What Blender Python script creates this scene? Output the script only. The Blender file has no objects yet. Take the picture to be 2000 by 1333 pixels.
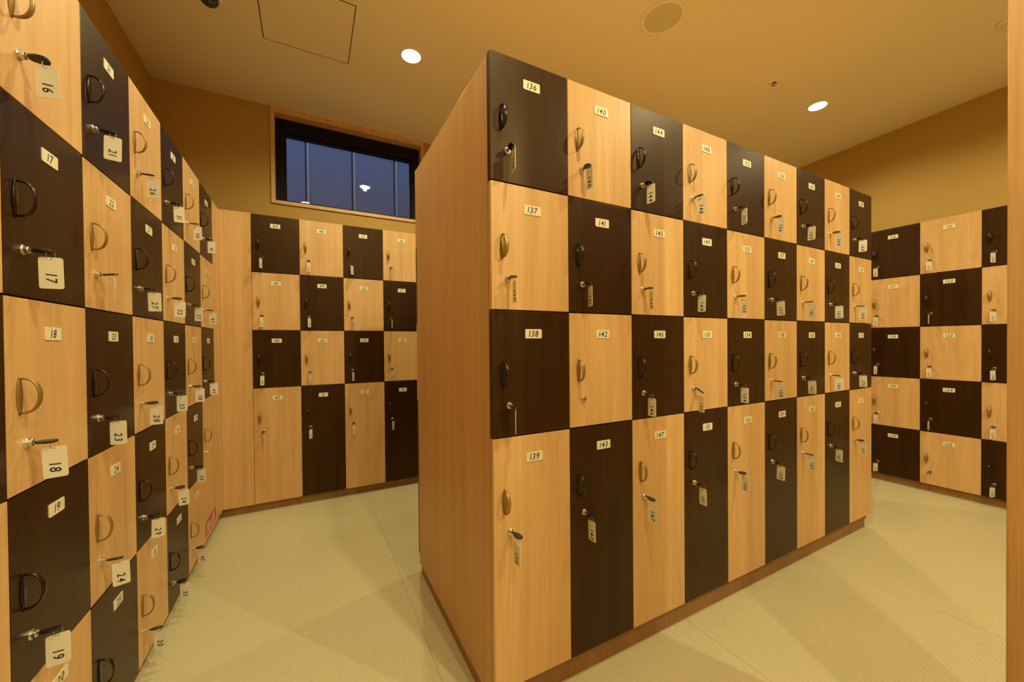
import bpy, bmesh, math, random
from mathutils import Matrix, Vector
random.seed(7)
S = bpy.context.scene
COL = S.collection
PI = math.pi

# ------------------------------------------------------------------ camera
CAM_Z = 1.07
F_PX = 747.3637
cd = bpy.data.cameras.new('camera')
cd.sensor_fit = 'HORIZONTAL'; cd.sensor_width = 36.0
cd.lens = 36.0 * F_PX / 2000.0
cd.shift_y = 11.6795 / 2000.0
cd.clip_start = 0.02; cd.clip_end = 60
cam = bpy.data.objects.new('camera', cd); COL.objects.link(cam)
def cam_axis(r, up, fw, yaw=.4874, pitch=-.0093, roll=-.0087):
    s, c = math.sin(roll), math.cos(roll); r, up = r*c-up*s, r*s+up*c
    s, c = math.sin(pitch), math.cos(pitch); fw, up = fw*c-up*s, fw*s+up*c
    s, c = math.sin(yaw), math.cos(yaw)
    return Vector((r*c+fw*s, -r*s+fw*c, up))
ax, ay, az = cam_axis(1, 0, 0), cam_axis(0, 1, 0), -cam_axis(0, 0, 1)
cam.matrix_world = Matrix(((ax.x, ay.x, az.x, 0), (ax.y, ay.y, az.y, 0), (ax.z, ay.z, az.z, CAM_Z), (0, 0, 0, 1)))
S.camera = cam

# ------------------------------------------------------------------ world, exposure, lamps
S.view_settings.view_transform = 'Standard'; S.view_settings.look = 'None'
S.view_settings.gamma = 1.0; S.view_settings.use_curve_mapping = False
S.view_settings.exposure = 0.0
S.cycles.max_bounces = 20; S.cycles.diffuse_bounces = 14; S.cycles.glossy_bounces = 6
w = bpy.data.worlds.new('dusk_sky'); S.world = w; w.use_nodes = True
w.node_tree.nodes['Background'].inputs[0].default_value = (.36, .54, 1.0, 1)
w.node_tree.nodes['Background'].inputs[1].default_value = .46
CEIL = 2.837
LAMP_COL = (1.0, .89, .50)
# (x, y, watts, spot_power_factor)
DOWNLIGHTS = [(.573, 2.366, .88), (3.400, 1.473, .72), (-.02, 1.52, .9), (2.35, 2.37, .95),  # last one here is an assumed lamp, unseen behind the island
              (.62, .30, 1.35), (2.15, .05, .82), (3.55, .05, .6), (.62, -1.2, 1.5), (1.98, -1.05, 1.9)]  # front-left lamp is assumed and unseen, turned up to brighten the ceiling
LAMP_W = 48.0

# ------------------------------------------------------------------ materials
def mat(name):
    m = bpy.data.materials.new(name); m.use_nodes = True
    return m, m.node_tree, m.node_tree.nodes['Principled BSDF']
def simple(name, col, rough=.5, metal=0.0, spec=.5, coat=0.0):
    m, t, b = mat(name)
    b.inputs['Base Color'].default_value = (*col, 1); b.inputs['Roughness'].default_value = rough
    b.inputs['Metallic'].default_value = metal; b.inputs['Specular IOR Level'].default_value = spec
    b.inputs['Coat Weight'].default_value = coat; b.inputs['Coat Roughness'].default_value = .1
    return m
def wood(name, dark, mid, light, rough=.38, spec=.45, tint=None):
    m, t, b = mat(name)
    if tint: b.inputs['Specular Tint'].default_value = (*tint, 1)
    N = t.nodes; L = t.links
    tc = N.new('ShaderNodeTexCoord'); oi = N.new('ShaderNodeObjectInfo')
    mul = N.new('ShaderNodeVectorMath'); mul.operation = 'SCALE'; mul.inputs[0].default_value = (7.3, 3.1, 11.7)
    L.new(oi.outputs['Random'], mul.inputs['Scale'])
    add = N.new('ShaderNodeVectorMath'); add.operation = 'ADD'
    L.new(tc.outputs['Object'], add.inputs[0]); L.new(mul.outputs[0], add.inputs[1])
    def noise(sc, det, rgh=.6, scale=1.0):
        mp = N.new('ShaderNodeMapping'); mp.inputs['Scale'].default_value = sc
        L.new(add.outputs[0], mp.inputs[0])
        n = N.new('ShaderNodeTexNoise'); n.inputs['Scale'].default_value = scale
        n.inputs['Detail'].default_value = det; n.inputs['Roughness'].default_value = rgh
        L.new(mp.outputs[0], n.inputs['Vector']); return n
    fine = noise((330, 330, 5), 3, .7); broad = noise((16, 16, .8), 2, .5); warp = noise((42, 42, 1.6), 2, .5)
    a = N.new('ShaderNodeMath'); a.operation = 'MULTIPLY'; a.inputs[1].default_value = .42; L.new(fine.outputs[0], a.inputs[0])
    c = N.new('ShaderNodeMath'); c.operation = 'MULTIPLY_ADD'; c.inputs[1].default_value = .33; L.new(broad.outputs[0], c.inputs[0]); L.new(a.outputs[0], c.inputs[2])
    d = N.new('ShaderNodeMath'); d.operation = 'MULTIPLY_ADD'; d.inputs[1].default_value = .25; L.new(warp.outputs[0], d.inputs[0]); L.new(c.outputs[0], d.inputs[2])
    r = N.new('ShaderNodeValToRGB'); e = r.color_ramp.elements
    e[0].position = .36; e[0].color = (*dark, 1); e[1].position = .64; e[1].color = (*light, 1)
    k = r.color_ramp.elements.new(.5); k.color = (*mid, 1)
    L.new(d.outputs[0], r.inputs[0]); L.new(r.outputs[0], b.inputs['Base Color'])
    b.inputs['Roughness'].default_value = rough; b.inputs['Specular IOR Level'].default_value = spec
    bp = N.new('ShaderNodeBump'); bp.inputs['Strength'].default_value = .06; bp.inputs['Distance'].default_value = .0006
    L.new(fine.outputs[0], bp.inputs['Height']); L.new(bp.outputs[0], b.inputs['Normal'])
    return m
M = {}
M['pale'] = wood('pale_beech_laminate', (.57, .335, .135), (.66, .41, .175), (.74, .485, .225))
M['dark'] = wood('dark_wenge_laminate', (.016, .0057, .0010), (.025, .0090, .0018), (.040, .0160, .0042), rough=.39, spec=.46, tint=(1.0, .70, .38))
M['panel'] = wood('beech_end_panel', (.51, .278, .100), (.59, .340, .132), (.66, .400, .165), rough=.45)
M['plinth'] = wood('brown_plinth_laminate', (.25, .127, .042), (.31, .163, .057), (.37, .20, .072), rough=.5)
M['gap'] = simple('carcass_shadow_board', (.10, .055, .03), .8)
M['bronze'] = simple('bronze_handle_metal', (.36, .23, .07), .42, .6)
M['brown'] = simple('dark_brown_handle_lacquer', (.014, .006, .004), .24, .0, .45)
M['chrome'] = simple('chrome', (.70, .69, .67), .20, 1.0)
M['black'] = simple('black_key_plastic', (.012, .012, .013), .25, 0, .6)
M['plate'] = simple('cream_plate_plastic', (.80, .76, .56), .42)
M['ink'] = simple('black_ink', (.012, .011, .010), .5)
M['red'] = simple('red_sticker', (.55, .045, .02), .4)
M['white'] = simple('white_ink', (.85, .8, .75), .5)
M['casing'] = wood('window_casing_wood', (.60, .37, .17), (.70, .45, .22), (.78, .52, .27), rough=.45)
M['black_frame'] = simple('black_window_aluminium', (.006, .005, .005), .55, 0, .2)
M['ringwhite'] = simple('ceiling_fitting_enamel', (.90, .85, .72), .5)
M['grille'] = simple('speaker_grille_cloth', (.66, .64, .46), .7)
M['dome'] = simple('smoked_dome', (.015, .012, .010), .12, 0, .8, .6)
def m_tag():
    m, t, b = mat('milky_tag_plastic'); N = t.nodes; L = t.links
    b.inputs['Base Color'].default_value = (.88, .85, .72, 1); b.inputs['Roughness'].default_value = .3
    tr = N.new('ShaderNodeBsdfTransparent'); tl = N.new('ShaderNodeBsdfTranslucent'); tl.inputs[0].default_value = (.8, .76, .64, 1)
    m1 = N.new('ShaderNodeMixShader'); m1.inputs[0].default_value = .14; m2 = N.new('ShaderNodeMixShader'); m2.inputs[0].default_value = .08
    L.new(b.outputs[0], m1.inputs[1]); L.new(tl.outputs[0], m1.inputs[2]); L.new(m1.outputs[0], m2.inputs[1]); L.new(tr.outputs[0], m2.inputs[2])
    L.new(m2.outputs[0], N['Material Output'].inputs[0]); return m
M['tag'] = m_tag()
def m_paper(name, col, var, scale=260, bump=.25):
    m, t, b = mat(name); N = t.nodes; L = t.links
    tc = N.new('ShaderNodeTexCoord'); n = N.new('ShaderNodeTexNoise'); n.inputs['Scale'].default_value = scale; n.inputs['Detail'].default_value = 3
    L.new(tc.outputs['Object'], n.inputs['Vector'])
    mx = N.new('ShaderNodeMix'); mx.data_type = 'RGBA'; L.new(n.outputs[0], mx.inputs[0])
    mx.inputs[6].default_value = (*[c*(1-var) for c in col], 1); mx.inputs[7].default_value = (*[min(1, c*(1+var)) for c in col], 1)
    L.new(mx.outputs[2], b.inputs['Base Color']); b.inputs['Roughness'].default_value = .85; b.inputs['Specular IOR Level'].default_value = .2
    bp = N.new('ShaderNodeBump'); bp.inputs['Strength'].default_value = bump; bp.inputs['Distance'].default_value = .001
    L.new(n.outputs[0], bp.inputs['Height']); L.new(bp.outputs[0], b.inputs['Normal']); return m
M['wall'] = m_paper('ochre_wallpaper', (.50, .33, .10), .10)
M['ceil'] = m_paper('cream_ceiling_paper', (.89, .81, .64), .02, 300, .12)
def m_floor():
    m, t, b = mat('woven_straw_vinyl'); N = t.nodes; L = t.links
    tc = N.new('ShaderNodeTexCoord'); sp = N.new('ShaderNodeSeparateXYZ'); L.new(tc.outputs['Object'], sp.inputs[0])
    def mth(op, a, bb=None, c=None):
        n = N.new('ShaderNodeMath'); n.operation = op
        for i, v in enumerate((a, bb, c)):
            if v is None: continue
            if isinstance(v, (int, float)): n.inputs[i].default_value = v
            else: L.new(v, n.inputs[i])
        return n.outputs[0]
    X, Y = sp.outputs['X'], sp.outputs['Y']
    # weave of small cells
    wx = mth('SINE', mth('MULTIPLY', X, 2*PI/.0085)); wy = mth('SINE', mth('MULTIPLY', Y, 2*PI/.0085))
    nz = N.new('ShaderNodeTexNoise'); nz.inputs['Scale'].default_value = 55; nz.inputs['Detail'].default_value = 4; L.new(tc.outputs['Object'], nz.inputs['Vector'])
    bg = N.new('ShaderNodeTexNoise'); bg.inputs['Scale'].default_value = 2.2; bg.inputs['Detail'].default_value = 2; L.new(tc.outputs['Object'], bg.inputs['Vector'])
    line = mth('MAXIMUM', mth('POWER', mth('MULTIPLY_ADD', wx, .5, .5), 5), mth('POWER', mth('MULTIPLY_ADD', wy, .5, .5), 5))
    # sheet seams
    def seam(v, off, per):
        fr = mth('FRACT', mth('DIVIDE', mth('SUBTRACT', v, off), per)); d = mth('MINIMUM', fr, mth('SUBTRACT', 1.0, fr))
        return mth('LESS_THAN', d, .0014/per)
    sm = mth('MAXIMUM', seam(X, .360-9.1, .91), mth('MULTIPLY', seam(Y, 1.965-9.1, .91), .28))
    f = mth('ADD', mth('MULTIPLY', line, .30), mth('ADD', mth('MULTIPLY', nz.outputs[0], .42), mth('MULTIPLY', bg.outputs[0], .25)))
    r = N.new('ShaderNodeValToRGB'); e = r.color_ramp.elements
    e[0].position = .18; e[0].color = (.65, .60, .38, 1); e[1].position = .80; e[1].color = (.50, .45, .26, 1); L.new(f, r.inputs[0])
    mx = N.new('ShaderNodeMix'); mx.data_type = 'RGBA'; L.new(mth('MULTIPLY', sm, .45), mx.inputs[0]); L.new(r.outputs[0], mx.inputs[6]); mx.inputs[7].default_value = (.20, .16, .08, 1)
    L.new(mx.outputs[2], b.inputs['Base Color']); b.inputs['Roughness'].default_value = .42; b.inputs['Specular IOR Level'].default_value = .4
    bp = N.new('ShaderNodeBump'); bp.inputs['Strength'].default_value = .25; bp.inputs['Distance'].default_value = .0008
    L.new(mth('SUBTRACT', 1.0, line), bp.inputs['Height']); L.new(bp.outputs[0], b.inputs['Normal']); return m
M['floor'] = m_floor()
def m_glass():
    m, t, b = mat('window_pane_glass'); N = t.nodes; L = t.links
    tr = N.new('ShaderNodeBsdfTransparent'); tr.inputs[0].default_value = (.92, .94, .95, 1)
    gl = N.new('ShaderNodeBsdfGlossy'); gl.inputs['Roughness'].default_value = .0
    fr = N.new('ShaderNodeFresnel'); fr.inputs[0].default_value = 1.5
    mx = N.new('ShaderNodeMixShader'); L.new(fr.outputs[0], mx.inputs[0]); L.new(tr.outputs[0], mx.inputs[1]); L.new(gl.outputs[0], mx.inputs[2])
    L.new(mx.outputs[0], N['Material Output'].inputs[0]); return m
M['glass'] = m_glass()
def m_emit(name, col, s):
    m = bpy.data.materials.new(name); m.use_nodes = True; N = m.node_tree.nodes; N.clear()
    o = N.new('ShaderNodeOutputMaterial'); e = N.new('ShaderNodeEmission'); e.inputs[0].default_value = (*col, 1); e.inputs[1].default_value = s
    m.node_tree.links.new(e.outputs[0], o.inputs[0]); return m
M['lens'] = m_emit('lit_downlight_lens', (1.0, .84, .62), 30)
M['outwall'] = m_paper('grey_exterior_render', (.50, .54, .66), .16, 60, .9)
M['outstrip'] = simple('pale_exterior_joint', (.92, .94, .98), .5)
M['outgroove'] = simple('dark_exterior_groove', (.03, .03, .04), .8)

# ------------------------------------------------------------------ helpers
def link(name, me, parent=None, loc=(0, 0, 0), rot=(0, 0, 0), mats=None):
    o = bpy.data.objects.new(name, me); COL.objects.link(o)
    o.location = loc; o.rotation_euler = rot
    if parent: o.parent = parent
    return o
def setm(me, *ms):
    for m in ms: me.materials.append(M[m])
    return me
def add_box(bm, x0, x1, y0, y1, z0, z1, bev=0, mi=0):
    vs = [bm.verts.new(p) for p in ((x0,y0,z0),(x1,y0,z0),(x1,y1,z0),(x0,y1,z0),(x0,y0,z1),(x1,y0,z1),(x1,y1,z1),(x0,y1,z1))]
    fs = [bm.faces.new([vs[i] for i in q]) for q in ((0,3,2,1),(4,5,6,7),(0,1,5,4),(1,2,6,5),(2,3,7,6),(3,0,4,7))]
    for f in fs: f.material_index = mi
    if bev:
        es = list({e for f in fs for e in f.edges})
        bmesh.ops.bevel(bm, geom=es, offset=bev, segments=2, affect='EDGES', profile=.6)
def to_mesh(bm, name, smooth=False, *ms):
    bmesh.ops.recalc_face_normals(bm, faces=bm.faces)
    me = bpy.data.meshes.new(name); bm.to_mesh(me); bm.free()
    if smooth:
        for p in me.polygons: p.use_smooth = True
    if ms: setm(me, *ms)
    return me
def box_mesh(name, x0, x1, y0, y1, z0, z1, m, bev=0):
    bm = bmesh.new(); add_box(bm, x0, x1, y0, y1, z0, z1, bev); return to_mesh(bm, name, False, m)
def add_prism(bm, pts, y0, y1, holes=(), mi=0):
    """flat outline in x,z (with holes) extruded from y0 to y1"""
    loops = [list(pts)] + [list(h) for h in holes]
    rings = []
    for y in (y0, y1):
        rr = []; es = []
        for lp in loops:
            vs = [bm.verts.new((p[0], y, p[1])) for p in lp]
            es += [bm.edges.new((vs[i], vs[(i+1) % len(vs)])) for i in range(len(vs))]
            rr.append(vs)
        if holes:
            g = bmesh.ops.triangle_fill(bm, edges=es, use_beauty=True)
            for f in g['geom']:
                if isinstance(f, bmesh.types.BMFace): f.material_index = mi
        else:
            bm.faces.new(rr[0]).material_index = mi
        rings.append(rr)
    for a, b in zip(rings[0], rings[1]):
        n = len(a)
        for i in range(n):
            bm.faces.new((a[i], a[(i+1) % n], b[(i+1) % n], b[i])).material_index = mi
def rrect(x0, x1, z0, z1, r, n=4):
    out = []
    for cx, cz, a0 in ((x1-r, z1-r, 0), (x0+r, z1-r, PI/2), (x0+r, z0+r, PI), (x1-r, z0+r, 1.5*PI)):
        for i in range(n+1):
            a = a0 + PI/2*i/n; out.append((cx+r*math.cos(a), cz+r*math.sin(a)))
    return out
def circle(r, n=16, cx=0, cz=0): return [(cx+r*math.cos(2*PI*i/n), cz+r*math.sin(2*PI*i/n)) for i in range(n)]
def add_lathe(bm, prof, axis='y', n=24, centre=(0, 0, 0), mi=0):
    """prof: (radius, height) pairs along the axis"""
    rings = []
    for r, h in prof:
        ring = []
        for i in range(n):
            a = 2*PI*i/n; c, s = r*math.cos(a), r*math.sin(a)
            p = (c, h, s) if axis == 'y' else (c, s, h)
            ring.append(bm.verts.new((p[0]+centre[0], p[1]+centre[1], p[2]+centre[2])))
        rings.append(ring)
    for a, b in zip(rings, rings[1:]):
        for i in range(n): bm.faces.new((a[i], a[(i+1) % n], b[(i+1) % n], b[i])).material_index = mi
    for ring in (rings[0], rings[-1]): bm.faces.new(ring).material_index = mi
def add_tube(bm, pts, rad, n=8, closed=False, mi=0, ry=None):
    pts = [Vector(p) for p in pts]; rings = []; m = len(pts)
    for i, p in enumerate(pts):
        a = pts[(i-1) % m] if (closed or i) else p; b = pts[(i+1) % m] if (closed or i < m-1) else p
        t = (b-a).normalized(); up = Vector((1, 0, 0)) if abs(t.x) < .9 else Vector((0, 0, 1))
        u = (up - t*up.dot(t)).normalized(); v = t.cross(u)
        r1 = rad[i] if isinstance(rad, list) else rad; r2 = (ry[i] if isinstance(ry, list) else ry) if ry else r1
        rings.append([bm.verts.new(p + u*(r1*math.cos(2*PI*k/n)) + v*(r2*math.sin(2*PI*k/n))) for k in range(n)])
    for i in range(m if closed else m-1):
        a, b = rings[i], rings[(i+1) % m]
        for k in range(n): bm.faces.new((a[k], a[(k+1) % n], b[(k+1) % n], b[k])).material_index = mi
    if not closed:
        for ring in (rings[0], rings[-1]): bm.faces.new(ring).material_index = mi
def tag(o, label=None, cat=None, group=None, kind=None):
    if label: o['label'] = label
    if cat: o['category'] = cat
    if group: o['group'] = group
    if kind: o['kind'] = kind
    return o
def thing(name, label, cat, loc=(0, 0, 0), rotz=0, group=None):
    o = bpy.data.objects.new(name, None); COL.objects.link(o)
    o.empty_display_size = .02; o.location = loc; o.rotation_euler = (0, 0, rotz)
    return tag(o, label, cat, group)

# glyph outlines as filled flat meshes, cached
_gl = {}
def glyph(txt):
    if txt in _gl: return _gl[txt]
    bold = .012 if ord(txt) < 256 else 0
    c = bpy.data.curves.new('glyph', 'FONT'); c.body = txt; c.resolution_u = 3; c.offset = bold
    o = bpy.data.objects.new('glyph', c); COL.objects.link(o)
    dg = bpy.context.evaluated_depsgraph_get(); ev = o.evaluated_get(dg); me = ev.to_mesh()
    V = [tuple(v.co) for v in me.vertices]; Fc = [tuple(p.vertices) for p in me.polygons]
    ev.to_mesh_clear(); bpy.data.objects.remove(o); bpy.data.curves.remove(c)
    if V:
        x0 = min(v[0] for v in V); x1 = max(v[0] for v in V); V = [(v[0]-x0, v[1]) for v in V]; wd = x1-x0
    else: wd = 0
    _gl[txt] = (V, Fc, wd); return _gl[txt]
def text_geo(s, cap, narrow=.92, slant=.20, track=.17):
    """returns verts (x, y) centred, faces"""
    k = cap/.70; V = []; Fc = []; x = 0
    for ch in s:
        v, f, wd = glyph(ch); b = len(V)
        V += [((p[0]+x)*k*narrow + p[1]*k*slant, p[1]*k) for p in v]; Fc += [tuple(i+b for i in q) for q in f]
        x += wd + track*(1.35 if ch == '1' else 1)
    xs = [v[0] for v in V]; ys = [v[1] for v in V]
    cx, cy = (min(xs)+max(xs))/2, (min(ys)+max(ys))/2
    return [(v[0]-cx, v[1]-cy) for v in V], Fc
def add_text(bm, geo, fn, mi):
    V, Fc = geo; vs = [bm.verts.new(fn(*v)) for v in V]
    for f in Fc:
        try: bm.faces.new([vs[i] for i in f]).material_index = mi
        except ValueError: pass

# ------------------------------------------------------------------ room
ROOM_X0, ROOM_Y0, ROOM_Y1 = -.892, -2.3, 3.331
def struct(name, me, label=None):
    o = link(name, me); o['kind'] = 'structure'
    if label: o['label'] = label
    return o
struct('floor', box_mesh('floor', -1.2, 4.9, -2.5, 3.6, -.1, 0, 'floor'), 'pale straw coloured woven vinyl floor')
struct('ceiling', box_mesh('ceiling', -1.2, 4.9, -2.5, 3.47, CEIL, CEIL+.12, 'ceil'), 'cream papered ceiling lit by downlights')
struct('wall_left', box_mesh('wall_left', ROOM_X0-.12, ROOM_X0, -2.42, ROOM_Y1+.12, 0, CEIL, 'wall'), 'ochre wall above the left locker row')
WX0, WX1, WZ0, WZ1 = -.232, .905, 2.123, CEIL     # window opening including its casing
bm = bmesh.new()
add_box(bm, ROOM_X0, WX0, ROOM_Y1, ROOM_Y1+.12, 0, CEIL); add_box(bm, WX1, 4.9, ROOM_Y1, ROOM_Y1+.12, 0, CEIL)
add_box(bm, WX0, WX1, ROOM_Y1, ROOM_Y1+.12, 0, WZ0)
struct('wall_back', to_mesh(bm, 'wall_back', False, 'wall'), 'ochre wall around the high window')
def rx(y): return 4.317+(y-.751)*.0958
bm = bmesh.new()
vs = [bm.verts.new(p) for p in ((rx(-2.42),-2.42,0),(rx(3.33),3.33,0),(rx(3.33)+.12,3.33,0),(rx(-2.42)+.12,-2.42,0),
                                (rx(-2.42),-2.42,CEIL),(rx(3.33),3.33,CEIL),(rx(3.33)+.12,3.33,CEIL),(rx(-2.42)+.12,-2.42,CEIL))]
for q in ((0,3,2,1),(4,5,6,7),(0,1,5,4),(1,2,6,5),(2,3,7,6),(3,0,4,7)): bm.faces.new([vs[i] for i in q])
struct('wall_right', to_mesh(bm, 'wall_right', False, 'wall'), 'ochre wall above the right locker row')
struct('wall_front', box_mesh('wall_front', -1.0, 4.3, -2.42, -2.3, 0, CEIL, 'wall'))
# wooden jamb close to the camera on the right
JX, JY = 1.288, .2225
struct('trim_1', box_mesh('trim_1', JX, JX+.16, JY-.30, JY, 0, CEIL, 'panel', .003), 'pale wooden jamb standing at the right edge of the view')

# window
win = bpy.data.objects.new('window_1', None); COL.objects.link(win); win.location = (WX0, ROOM_Y1, WZ0); win['kind'] = 'structure'
win['label'] = 'high window with black frame and wooden casing'
W, H = WX1-WX0, WZ1-WZ0
bm = bmesh.new(); c = .024; P = -.012; D = .118
def flatring(bm, x0, x1, z0, z1, t, y0, y1, top=None, bot=None):
    tp = t if top is None else top; bt = t if bot is None else bot
    add_box(bm, x0, x0+t, y0, y1, z0, z1); add_box(bm, x1-t, x1, y0, y1, z0, z1)
    add_box(bm, x0+t, x1-t, y0, y1, z1-tp, z1); add_box(bm, x0+t, x1-t, y0, y1, z0, z0+bt)
flatring(bm, 0, W, 0, H-.001, c, P, D, top=.040)
link('window_casing', to_mesh(bm, 'window_casing', False, 'casing'), win)
bm = bmesh.new(); flatring(bm, c, W-c, c, H-.041, .062, .070, .150, top=.098, bot=.03)
flatring(bm, c+.054, W-c-.054, c+.026, H-.041-.09, .016, .095, .145)
fr = link('window_frame', to_mesh(bm, 'window_frame', False, 'black_frame'), win)
link('window_glass', box_mesh('window_glass', c+.062, W-c-.062, .131, .135, c+.03, H-.041-.098, 'glass'), win)
# wall outside the window
bm = bmesh.new(); add_box(bm, -3, 4.5, 4.5, 4.6, -.5, 5.2, mi=0)
for k in range(-6, 10):
    x = .0012+.445*k
    add_box(bm, x-.016, x-.002, 4.496, 4.5, -.5, 5.2, mi=2); add_box(bm, x-.002, x+.020, 4.488, 4.5, -.5, 5.2, mi=1)
ow = to_mesh(bm, 'wall_outside', False, 'outwall', 'outstrip', 'outgroove')
struct('wall_outside', ow, 'blue grey panelled wall outside the window at dusk')

# ------------------------------------------------------------------ ceiling fittings
def downlight(x, y, label, wf=1.0):
    t = thing('downlight', label, 'ceiling light', (x, y, CEIL), 0, 'round recessed ceiling downlights')
    bm = bmesh.new()
    n = 40; r0, r1 = .054, .064
    prof = [(r1, 0), (r1, -.0025), (r1-.003, -.004), (r0+.002, -.004), (r0, -.002), (r0, 0)]
    rings = [[bm.verts.new((r*math.cos(2*PI*i/n), r*math.sin(2*PI*i/n), h)) for i in range(n)] for r, h in prof]
    for a, b in zip(rings, rings[1:]):
        for i in range(n): bm.faces.new((a[i], a[(i+1) % n], b[(i+1) % n], b[i]))
    link('trim_ring', to_mesh(bm, 'trim_ring', True, 'ringwhite'), t)
    bm = bmesh.new(); add_lathe(bm, [(.0535, 0), (.0535, -.0045), (.046, -.0062)], 'z', n)
    link('lamp_lens', to_mesh(bm, 'lamp_lens', False, 'lens'), t)
    ld = bpy.data.lights.new('downlight_lamp', 'SPOT'); ld.energy = LAMP_W*wf; ld.color = LAMP_COL
    ld.spot_size = math.radians(158); ld.spot_blend = .55; ld.shadow_soft_size = .021
    lo = bpy.data.objects.new('lamp', ld); COL.objects.link(lo); lo.parent = t; lo.location = (0, 0, -.026)
    return t
LL = ['lit round downlight in the ceiling to the right of the square hatch', 'lit round downlight over the right aisle near the right wall',
      'lit round downlight above the left aisle beside the left lockers', 'assumed unseen round downlight behind the island lockers',
      'lit round downlight in front of the nearest end of the island', 'lit round downlight above the right aisle near the jamb',
      'lit round downlight in the near right corner of the room', 'assumed unseen round downlight close to the front wall on the left',
      'lit round downlight close to the front wall on the right']
for (x, y, wf), lb in zip(DOWNLIGHTS, LL): downlight(x, y, lb, wf)

t = thing('ceiling_speaker', 'round cream ceiling speaker above the island lockers', 'speaker', (1.722, 1.465, CEIL))
bm = bmesh.new(); n = 56
prof = [(.118, 0), (.118, -.004), (.113, -.008), (.098, -.008), (.094, -.004), (.094, 0)]
rings = [[bm.verts.new((r*math.cos(2*PI*i/n), r*math.sin(2*PI*i/n), h)) for i in range(n)] for r, h in prof]
for a, b in zip(rings, rings[1:]):
    for i in range(n): bm.faces.new((a[i], a[(i+1) % n], b[(i+1) % n], b[i]))
link('speaker_ring', to_mesh(bm, 'speaker_ring', True, 'ringwhite'), t)
bm = bmesh.new(); add_lathe(bm, [(.0935, 0), (.0935, -.004), (.06, -.0055), (.02, -.006)], 'z', n)
link('speaker_grille', to_mesh(bm, 'speaker_grille', False, 'grille'), t)

t = thing('inspection_hatch', 'square flush inspection hatch outlined by a dark thin gap in the ceiling', 'hatch', (.0135, 2.383, CEIL))
bm = bmesh.new(); a, b, g = .2215, .230, .0045
flatring_pts = [(-a-g, -b-g), (a+g, -b-g), (a+g, b+g), (-a-g, b+g)]
for (x0, x1, y0, y1) in ((-a-g, -a, -b-g, b+g), (a, a+g, -b-g, b+g), (-a, a, -b-g, -b), (-a, a, b, b+g)):
    add_box(bm, x0, x1, y0, y1, -.0008, 0)
link('hatch_gap', to_mesh(bm, 'hatch_gap', False, 'black_frame'), t)
link('hatch_panel', box_mesh('hatch_panel', -a, a, -b, b, -.0012, 0, 'ceil'), t)

def sprinkler(x, y, label):
    t = thing('sprinkler_head', label, 'sprinkler', (x, y, CEIL))
    bm = bmesh.new(); add_lathe(bm, [(.034, 0), (.034, -.002), (.026, -.006), (.016, -.007)], 'z', 24)
    link('escutcheon', to_mesh(bm, 'escutcheon', True, 'ringwhite'), t)
    bm = bmesh.new(); add_lathe(bm, [(.012, -.006), (.012, -.014), (.009, -.016), (.009, -.020)], 'z', 16)
    link('nozzle', to_mesh(bm, 'nozzle', True, 'gap'), t)
    bm = bmesh.new(); add_lathe(bm, [(.015, -.020), (.016, -.022), (.004, -.023)], 'z', 16)
    link('deflector', to_mesh(bm, 'deflector', True, 'chrome'), t)
sprinkler(2.8196, 1.4738, 'small sprinkler head in the ceiling left of the right aisle downlight')
t = thing('smoke_detector', 'cream smoke detector on the ceiling half hidden by the wooden jamb', 'smoke detector', (3.46, .585, CEIL))
bm = bmesh.new(); add_lathe(bm, [(.052, 0), (.052, -.010), (.046, -.016)], 'z', 32)
link('detector_base', to_mesh(bm, 'detector_base', True, 'ringwhite'), t)
bm = bmesh.new(); add_lathe(bm, [(.030, -.016), (.034, -.026), (.030, -.036), (.012, -.040)], 'z', 32)
link('detector_head', to_mesh(bm, 'detector_head', True, 'ringwhite'), t)
t = thing('dome_camera', 'black domed camera on the ceiling at the top left edge of the view', 'camera', (-.425, 2.425, CEIL))
bm = bmesh.new(); add_lathe(bm, [(.056, 0), (.056, -.010), (.050, -.014)], 'z', 32)
link('camera_base', to_mesh(bm, 'camera_base', True, 'ringwhite'), t)
bm = bmesh.new(); R = .042
add_lathe(bm, [(R, -.014)]+[(R*math.cos(a*PI/16), -.014-R*.9*math.sin(a*PI/16)) for a in range(1, 8)]+[(.003, -.014-R*.9)], 'z', 32)
link('camera_dome', to_mesh(bm, 'camera_dome', True, 'dome'), t)

# ------------------------------------------------------------------ locker parts
def handle_mesh(m):
    bm = bmesh.new(); hh = .037
    # lens-shaped back plate
    pts = []
    for i in range(17):
        a = -1+2*i/16; pts.append((.0068*(1-a*a)**.75+.0012*(1-abs(a)), a*hh))
    outline = pts + [(-p[0], p[1]) for p in reversed(pts[1:-1])]
    add_prism(bm, outline, -.0022, 0)
    # bowed grip
    path = []; r1 = []; r2 = []
    for i in range(23):
        a = -1+2*i/22; th = a*PI/2
        path.append((0, -.0018-.0262*max(0, math.cos(th))**.72, .0325*math.sin(th)*1.0))
        k = 1-abs(a)**2; r1.append(.0026+.0040*k); r2.append(.0021+.0002*k)
    add_tube(bm, path, r1, 10, ry=r2)
    return to_mesh(bm, 'handle_'+m, True, m)
H_MESH = {'pale': handle_mesh('bronze'), 'dark': handle_mesh('brown')}
for h in H_MESH.values():
    for p in h.polygons: p.use_smooth = True
bm = bmesh.new()
add_lathe(bm, [(.0098, 0), (.0098, -.0022), (.0090, -.0032), (.0074, -.0032), (.0070, -.0036), (.0070, -.0088), (.0064, -.0096)], 'y', 24)
add_box(bm, -.0042, .0042, -.0098, -.0094, -.0007, .0007, mi=1)
LOCK = to_mesh(bm, 'lock_cylinder', False, 'chrome', 'black')
_doors = {}
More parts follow.
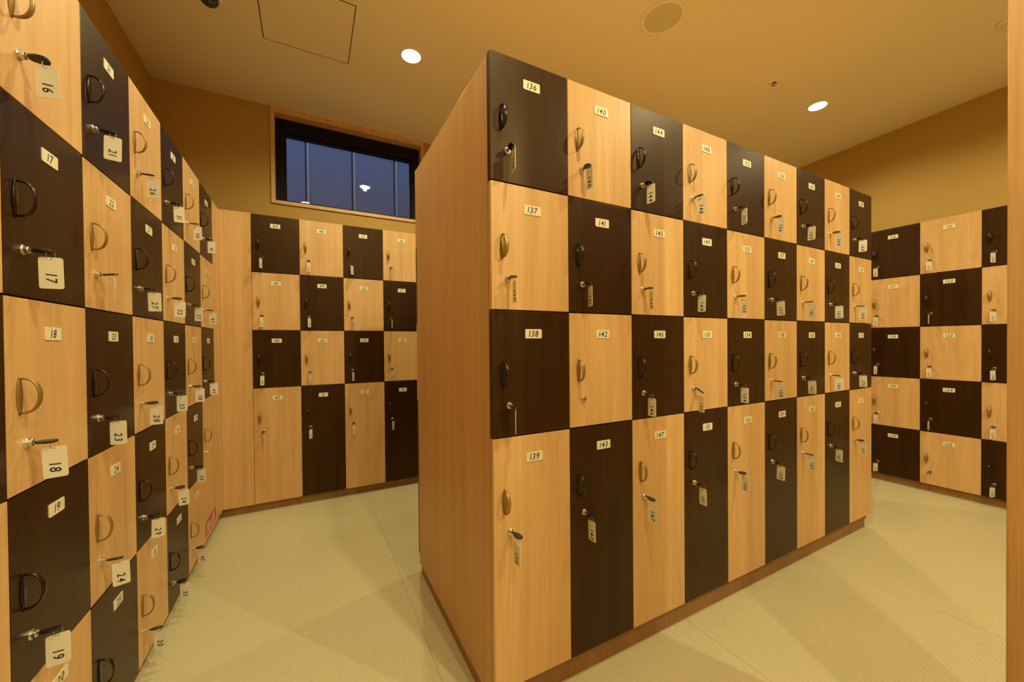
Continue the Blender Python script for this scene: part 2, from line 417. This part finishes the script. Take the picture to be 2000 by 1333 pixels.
def door_mesh(wd, ht, kind):
    k = (wd, ht, kind)
    if k not in _doors:
        _doors[k] = box_mesh('door_'+kind, .0008, wd-.0008, 0, .018, .0018, ht-.0018, kind, .0009)
    return _doors[k]
_bodies = {}
def body_mesh(wd, ht, dp, a=0, b=0):
    k = (wd, ht, dp, a, b)
    if k not in _bodies:
        bm = bmesh.new(); s = .016; e = .0004
        L0, L1 = a, wd-b
        add_box(bm, L0+e, L0+s, .0200, dp, e, ht-e); add_box(bm, L1-s, L1-e, .0200, dp, e, ht-e)
        add_box(bm, L0+s, L1-s, .0200, dp, ht-s, ht-e); add_box(bm, L0+s, L1-s, .0200, dp, e, s); add_box(bm, L0+s, L1-s, dp-.006, dp, s, ht-s)
        _bodies[k] = to_mesh(bm, 'locker_body', False, 'gap')
    return _bodies[k]
_plates = {}
def plate_mesh(num):
    if num not in _plates:
        bm = bmesh.new(); add_prism(bm, rrect(-.028, .028, -.0135, .0135, .003), -.0016, 0)
        if num: add_text(bm, text_geo(num, .0172), lambda x, y: (x, -.0018, y), 1)
        _plates[num] = to_mesh(bm, 'number_plate', False, 'plate', 'ink')
    return _plates[num]
def tag_mesh(num):
    bm = bmesh.new(); hw = .0164
    add_prism(bm, rrect(-hw, hw, -.0575, .0035, .004), -.0006, .0006, holes=[circle(.0019, 10)])
    # dark rim around the hole
    geo = text_geo(num, .0148, .92, .10, .20)
    add_text(bm, geo, lambda x, y: (y, -.0008, -.038-x), 1)
    add_text(bm, geo, lambda x, y: (-y, .0008, -.038-x), 1)
    return to_mesh(bm, 'key_tag', False, 'tag', 'ink')
# key head, in the x-y plane, y pointing out of the door
bm = bmesh.new()
pts = [(-.0042, -.0125), (-.0068, -.0170), (-.0098, -.0250), (-.0104, -.0310), (-.0088, -.0380), (-.0052, -.0415), (0, -.0425)]
outl = pts + [(-p[0], p[1]) for p in reversed(pts[:-1])]
ring = [bm.verts.new((p[0], p[1], -.0022)) for p in outl]
add = [bm.verts.new((p[0], p[1], .0022)) for p in outl]
bm.faces.new(ring); bm.faces.new(add)
for i in range(len(ring)): bm.faces.new((ring[i], ring[(i+1) % len(ring)], add[(i+1) % len(add)], add[i]))
bmesh.ops.bevel(bm, geom=[e for e in bm.edges if abs(e.verts[0].co.z-e.verts[1].co.z) < 1e-6], offset=.0008, segments=1, affect='EDGES')
KEY_HEAD = to_mesh(bm, 'key_head', False, 'black')
KEY_SHAFT = box_mesh('key_shaft', -.0036, .0036, -.0130, -.0100, -.0010, .0010, 'chrome', .0003)
bm = bmesh.new()
add_tube(bm, [(0, .0058*math.cos(2*PI*i/20), .0082*math.sin(2*PI*i/20)) for i in range(20)], .0005, 6, closed=True)
KEY_RING = to_mesh(bm, 'key_ring', True, 'chrome')

HANDLE_DX, LOCK_DX = .035, .053
DZ_ISLAND = (.0665, .1810, .2705); DZ_WALL = (.0672, .1865, .2790)   # plate, handle, lock below the door top
def make_locker(bank, col, row, wd, ht, dp, dark, num, label, group, x, rot, plate_dx=None, blank=False):
    """x: world location of the door's bottom left front corner"""
    kind = 'dark' if dark else 'pale'
    t = thing('locker', label, 'locker', x, rot, group)
    a = .018 if (bank == 'island' and col == 0) else 0
    b = .018 if (bank == 'island' and col == 8) or bank == 'rear' else 0
    link('carcass', body_mesh(wd, ht, dp, a, b), t)
    d = link('door', door_mesh(wd, ht, kind), t); 
    dx = plate_dx or wd*.511
    PLATE_DZ, HANDLE_DZ, LOCK_DZ = DZ_ISLAND if bank in ('island', 'rear') else DZ_WALL
    link('handle', H_MESH[kind], d, (HANDLE_DX, 0, ht-HANDLE_DZ))
    link('lock', LOCK, d, (LOCK_DX, 0, ht-LOCK_DZ))
    if not blank: link('number_plate', plate_mesh(num), d, (dx, 0, ht-PLATE_DZ))
    return t
def make_key(num, place, lx, rot, ht, yaw=None, roll=None, droop=0, group='locker keys with milky tags', ljit=.0):
    """lx: world position of the door's bottom left front corner"""
    LOCK_DZ = DZ_ISLAND[2] if (rot == 0 and lx[1] < 2) else DZ_WALL[2]
    R = Matrix.Rotation(rot, 3, 'Z'); p = Vector(lx) + R @ Vector((LOCK_DX, 0, ht-LOCK_DZ))
    t = thing('locker_key', place, 'key', p, rot, group)
    rl = math.radians(random.uniform(-16, 16) if roll is None else roll)
    yw = math.radians(-90 + random.uniform(-16, 16) if yaw is None else yaw)
    e = (0, rl, 0)
    sh = link('key_shaft', KEY_SHAFT, t, (0, 0, 0), e)
    hd = link('key_head', KEY_HEAD, t, (0, 0, 0), e)
    if droop:
        # head folded down on its joint
        a = math.radians(droop); piv = Vector((0, -.0135, 0)); Q = Matrix.Rotation(a, 3, 'X')
        hd.rotation_euler = (a, 0, rl); hd.location = piv - Q @ piv
        q = piv + Q @ Vector((0, -.0240, 0))
    else: q = Vector((0, -.0375, 0))
    link('key_ring', KEY_RING, t, q + Vector((0, 0, -.0068)), (0, 0, yw + PI/2 + .3))
    lean = math.radians(random.uniform(-2, 2))
    link('key_tag', tag_mesh(num), t, q + Vector((0, 0, -.0145)), (0, lean, yw))
    return t

ROWN = ['top', 'second', 'third', 'bottom']
ORD = ['first', 'second', 'third', 'fourth', 'fifth', 'sixth', 'seventh', 'eighth', 'ninth']
KEYS = {'22': dict(yaw=14, roll=35, droop=-12), '138': dict(yaw=-120), '57': dict(yaw=70), '150': dict(droop=38, roll=30, yaw=-110), '136': dict(yaw=-100, roll=25),
        '137': dict(yaw=-100, roll=3), '141': dict(yaw=-108, roll=12), '145': dict(yaw=-115, roll=2), '139': dict(yaw=-86, roll=22, droop=14), '140': dict(yaw=-92, roll=10), '147': dict(droop=12, roll=12),
        '143': dict(roll=10, droop=8), '122': dict(yaw=-84), '125': dict(yaw=-79), '124': dict(yaw=-88), '152': dict(yaw=-114), '146': dict(yaw=-88, droop=8), '144': dict(yaw=-86, roll=14),
        '17': dict(yaw=-84, roll=4), '19': dict(yaw=-80, roll=10), '30': dict(yaw=-95, roll=12), '16': dict(yaw=-92, roll=16)}
NOKEY = {'142', '20', '25', ''}
# island: nine columns, four rows, the bottom doors double height
IX, IY, IW, ITOP, IH, ID = .447, .9624, .2633, 1.8842, .36, .42
for c in range(9):
    for r in range(4):
        ht = IH if r < 3 else 2*IH; z = ITOP-IH*(r+1) if r < 3 else ITOP-5*IH
        num = str(136+4*c+r); dark = (c+r) % 2 == 0
        tone = 'dark brown' if dark else 'pale beech'
        size = 'tall ' if r == 3 else ''
        lb = f'{size}{tone} locker numbered {num} in the {ROWN[r]} row of the island'
        if num == '142': lb = 'pale beech locker numbered 142 on the island with no key in its lock'
        p = (IX+c*IW, IY, z)
        make_locker('island', c, r, IW, ht, ID, dark, num, lb, 'island lockers', p, 0)
        if num not in NOKEY:
            make_key(num, f'key with milky tag {num} in the {tone} island locker {num}', p, 0, ht, **KEYS.get(num, {}))
# left row: five columns of five in view, one of them only a sliver, then a last column ending in a tall door
LX, LY, LW, LTOP, LH, LD = -.4808, 1.0285, .2834, 1.9052, .3696, .41
for c in range(-1, 6):
    for r in range(5 if c < 5 else 4):
        ht = LH if not (c == 5 and r == 3) else 2*LH
        z = LTOP-LH*(r+1) if ht == LH else LTOP-5*LH
        dark = (c+r) % 2 == 1
        tone = 'dark brown' if dark else 'pale beech'
        num = str(16+5*c+r)
        if c == -1: num = ''
        if c == 5 and r == 3: num = ''
        rn = ['top', 'second', 'third', 'fourth', 'bottom'][r]
        lb = f'{tone} locker numbered {num} in the {rn} row of the left wall'
        if c == -1: lb = f'{tone} locker cut off by the left edge of the view, {rn} row'
        if c == 5 and r == 3: lb = 'tall pale locker without a number plate at the end of the left row'
        p = (LX, LY+c*LW, z)
        make_locker('left', c, r, LW, ht, LD, dark, num, lb, 'lockers along the left wall', p, PI/2, .1465, blank=(num == ''))
        if num not in NOKEY:
            make_key(num, f'key with milky tag {num} in the {tone} left wall locker {num}', p, PI/2, ht, **KEYS.get(num, {}))
# back row
BX, BY, BW, BTOP, BH, BD = -.3175, 2.920, .2675, 1.9112, .3713, .41
for c in range(4):
    for r in range(4):
        ht = BH if r < 3 else 2*BH; z = BTOP-BH*(r+1) if r < 3 else BTOP-5*BH
        num = str(44+4*c+r); dark = (c+r) % 2 == 0; tone = 'dark brown' if dark else 'pale beech'
        lb = f'{"tall " if r == 3 else ""}{tone} locker numbered {num} in the {ROWN[r]} row below the window'
        p = (BX+c*BW, BY, z)
        make_locker('back', c, r, BW, ht, BD, dark, num, lb, 'lockers under the window', p, 0, .132)
        make_key(num, f'key with milky tag {num} in the {tone} locker {num} below the window', p, 0, ht, **(KEYS.get(num) or dict(yaw=-95+random.choice((-1, 1, -1))*random.uniform(12, 32))))
# right row: five equal rows, columns run towards the camera
RX, RY, RW, RTOP, RH, RD = 3.832, 1.326, .2819, 1.9025, .3694, .41
for c in range(3):
    for r in range(5):
        num = str(116+5*c+r); dark = (c+r) % 2 == 0; tone = 'dark brown' if dark else 'pale beech'
        rn = ['top', 'second', 'third', 'fourth', 'bottom'][r]
        lb = f'{tone} locker numbered {num} in the {rn} row of the right wall'
        if c == 2: lb = f'{tone} locker of the {rn} row partly hidden by the wooden jamb'
        p = (RX, RY-c*RW, RTOP-RH*(r+1))
        make_locker('right', c, r, RW, RH, RD, dark, num, lb, 'lockers along the right wall', p, -PI/2, .140)
        k = KEYS.get(num, {}) or dict(yaw=-118+random.uniform(-14, 14))
        make_key(num, f'key with milky tag {num} in the {tone} right wall locker {num}', p, -PI/2, RH, **k)

# island surround: rear locker column, end panels, top, plinth
for r in range(4):
    ht = IH if r < 3 else 2*IH; z = ITOP-IH*(r+1) if r < 3 else ITOP-5*IH
    dark = r % 2 == 1; tone = 'dark brown' if dark else 'pale beech'
    make_locker('rear', 0, r, IW, ht, .40, dark, '', f'{tone} locker on the hidden far side of the island, {ROWN[r]} row, door edge showing',
                'lockers on the far side of the island', (IX+IW, 1.804, z), PI, blank=True)
t = thing('island_cabinet', 'beech end panel and brown plinth enclosing the island lockers', 'cabinet', (IX, .9804, 0))
x1 = IX+9*IW; DP = .8056
pl = bmesh.new(); add_box(pl, .0002, .0176, .002, DP-.002, .046, ITOP-.006, .0008)
link('end_panel', to_mesh(pl, 'end_panel', False, 'panel'), t)
pl = bmesh.new(); add_box(pl, 9*IW-.0176, 9*IW-.0002, .002, DP-.002, .046, ITOP-.006, .0008)
link('end_panel', to_mesh(pl, 'end_panel', False, 'panel'), t)
link('top_panel', box_mesh('top_panel', .018, 9*IW-.018, .004, DP-.002, ITOP+.0002, ITOP+.004, 'panel'), t)
link('plinth', box_mesh('plinth', .004, 9*IW-.012, .009, DP-.02, 0, .0455, 'plinth'), t)
pl = bmesh.new(); add_box(pl, .018, 9*IW-.018, .0095, DP-.019, .0456, .0838)
link('plinth', to_mesh(pl, 'plinth', False, 'plinth'), t)

# wall rows: plinths and filler panels
def plinth(name, label, me):
    o = link(name, me); tag(o, label, 'plinth', 'brown plinths under the locker rows'); return o
plinth('locker_plinth', 'brown plinth under the left wall lockers', box_mesh('locker_plinth', LX-LD, LX-.027, LY-LW, 2.947, 0, LTOP-5*LH-.0005, 'plinth'))
plinth('locker_plinth', 'brown plinth along the floor under the lockers below the window', box_mesh('locker_plinth', LX-.0265, BX+4*BW, BY+.027, BY+BD, 0, BTOP-5*BH-.0005, 'plinth'))
plinth('locker_plinth', 'brown plinth along the floor under the right wall lockers', box_mesh('locker_plinth', RX+.027, RX+RD, RY-3*RW, RY, 0, RTOP-5*RH-.0005, 'plinth'))
o = link('corner_panel', box_mesh('corner_panel', LX+.0005, BX-.0015, BY, BY+.018, BTOP-5*BH, BTOP, 'pale', .0008))
tag(o, 'tall plain beech panel filling the corner left of locker 44', 'panel')
o = link('filler_panel', box_mesh('filler_panel', LX-.018, LX, LY+6*LW+.001, BY+.018, LTOP-5*LH, LTOP, 'pale', .0008))
tag(o, 'narrow beech filler strip closing the end of the left locker row', 'panel')

# red sticker low on the last tall door of the left row
s = bmesh.new(); add_prism(s, rrect(-.119, .119, -.040, .040, .002), -.0007, 0)
g = text_geo('消火器', .047, .96, 0, .10)
add_text(s, g, lambda x, y: (x, -.0009, y), 1)
o = link('fire_extinguisher_sign', to_mesh(s, 'fire_extinguisher_sign', False, 'red', 'white'), None, (LX, 2.583, .120), (0, 0, PI/2))
tag(o, 'red sticker with white characters low on the tall pale locker', 'sign')
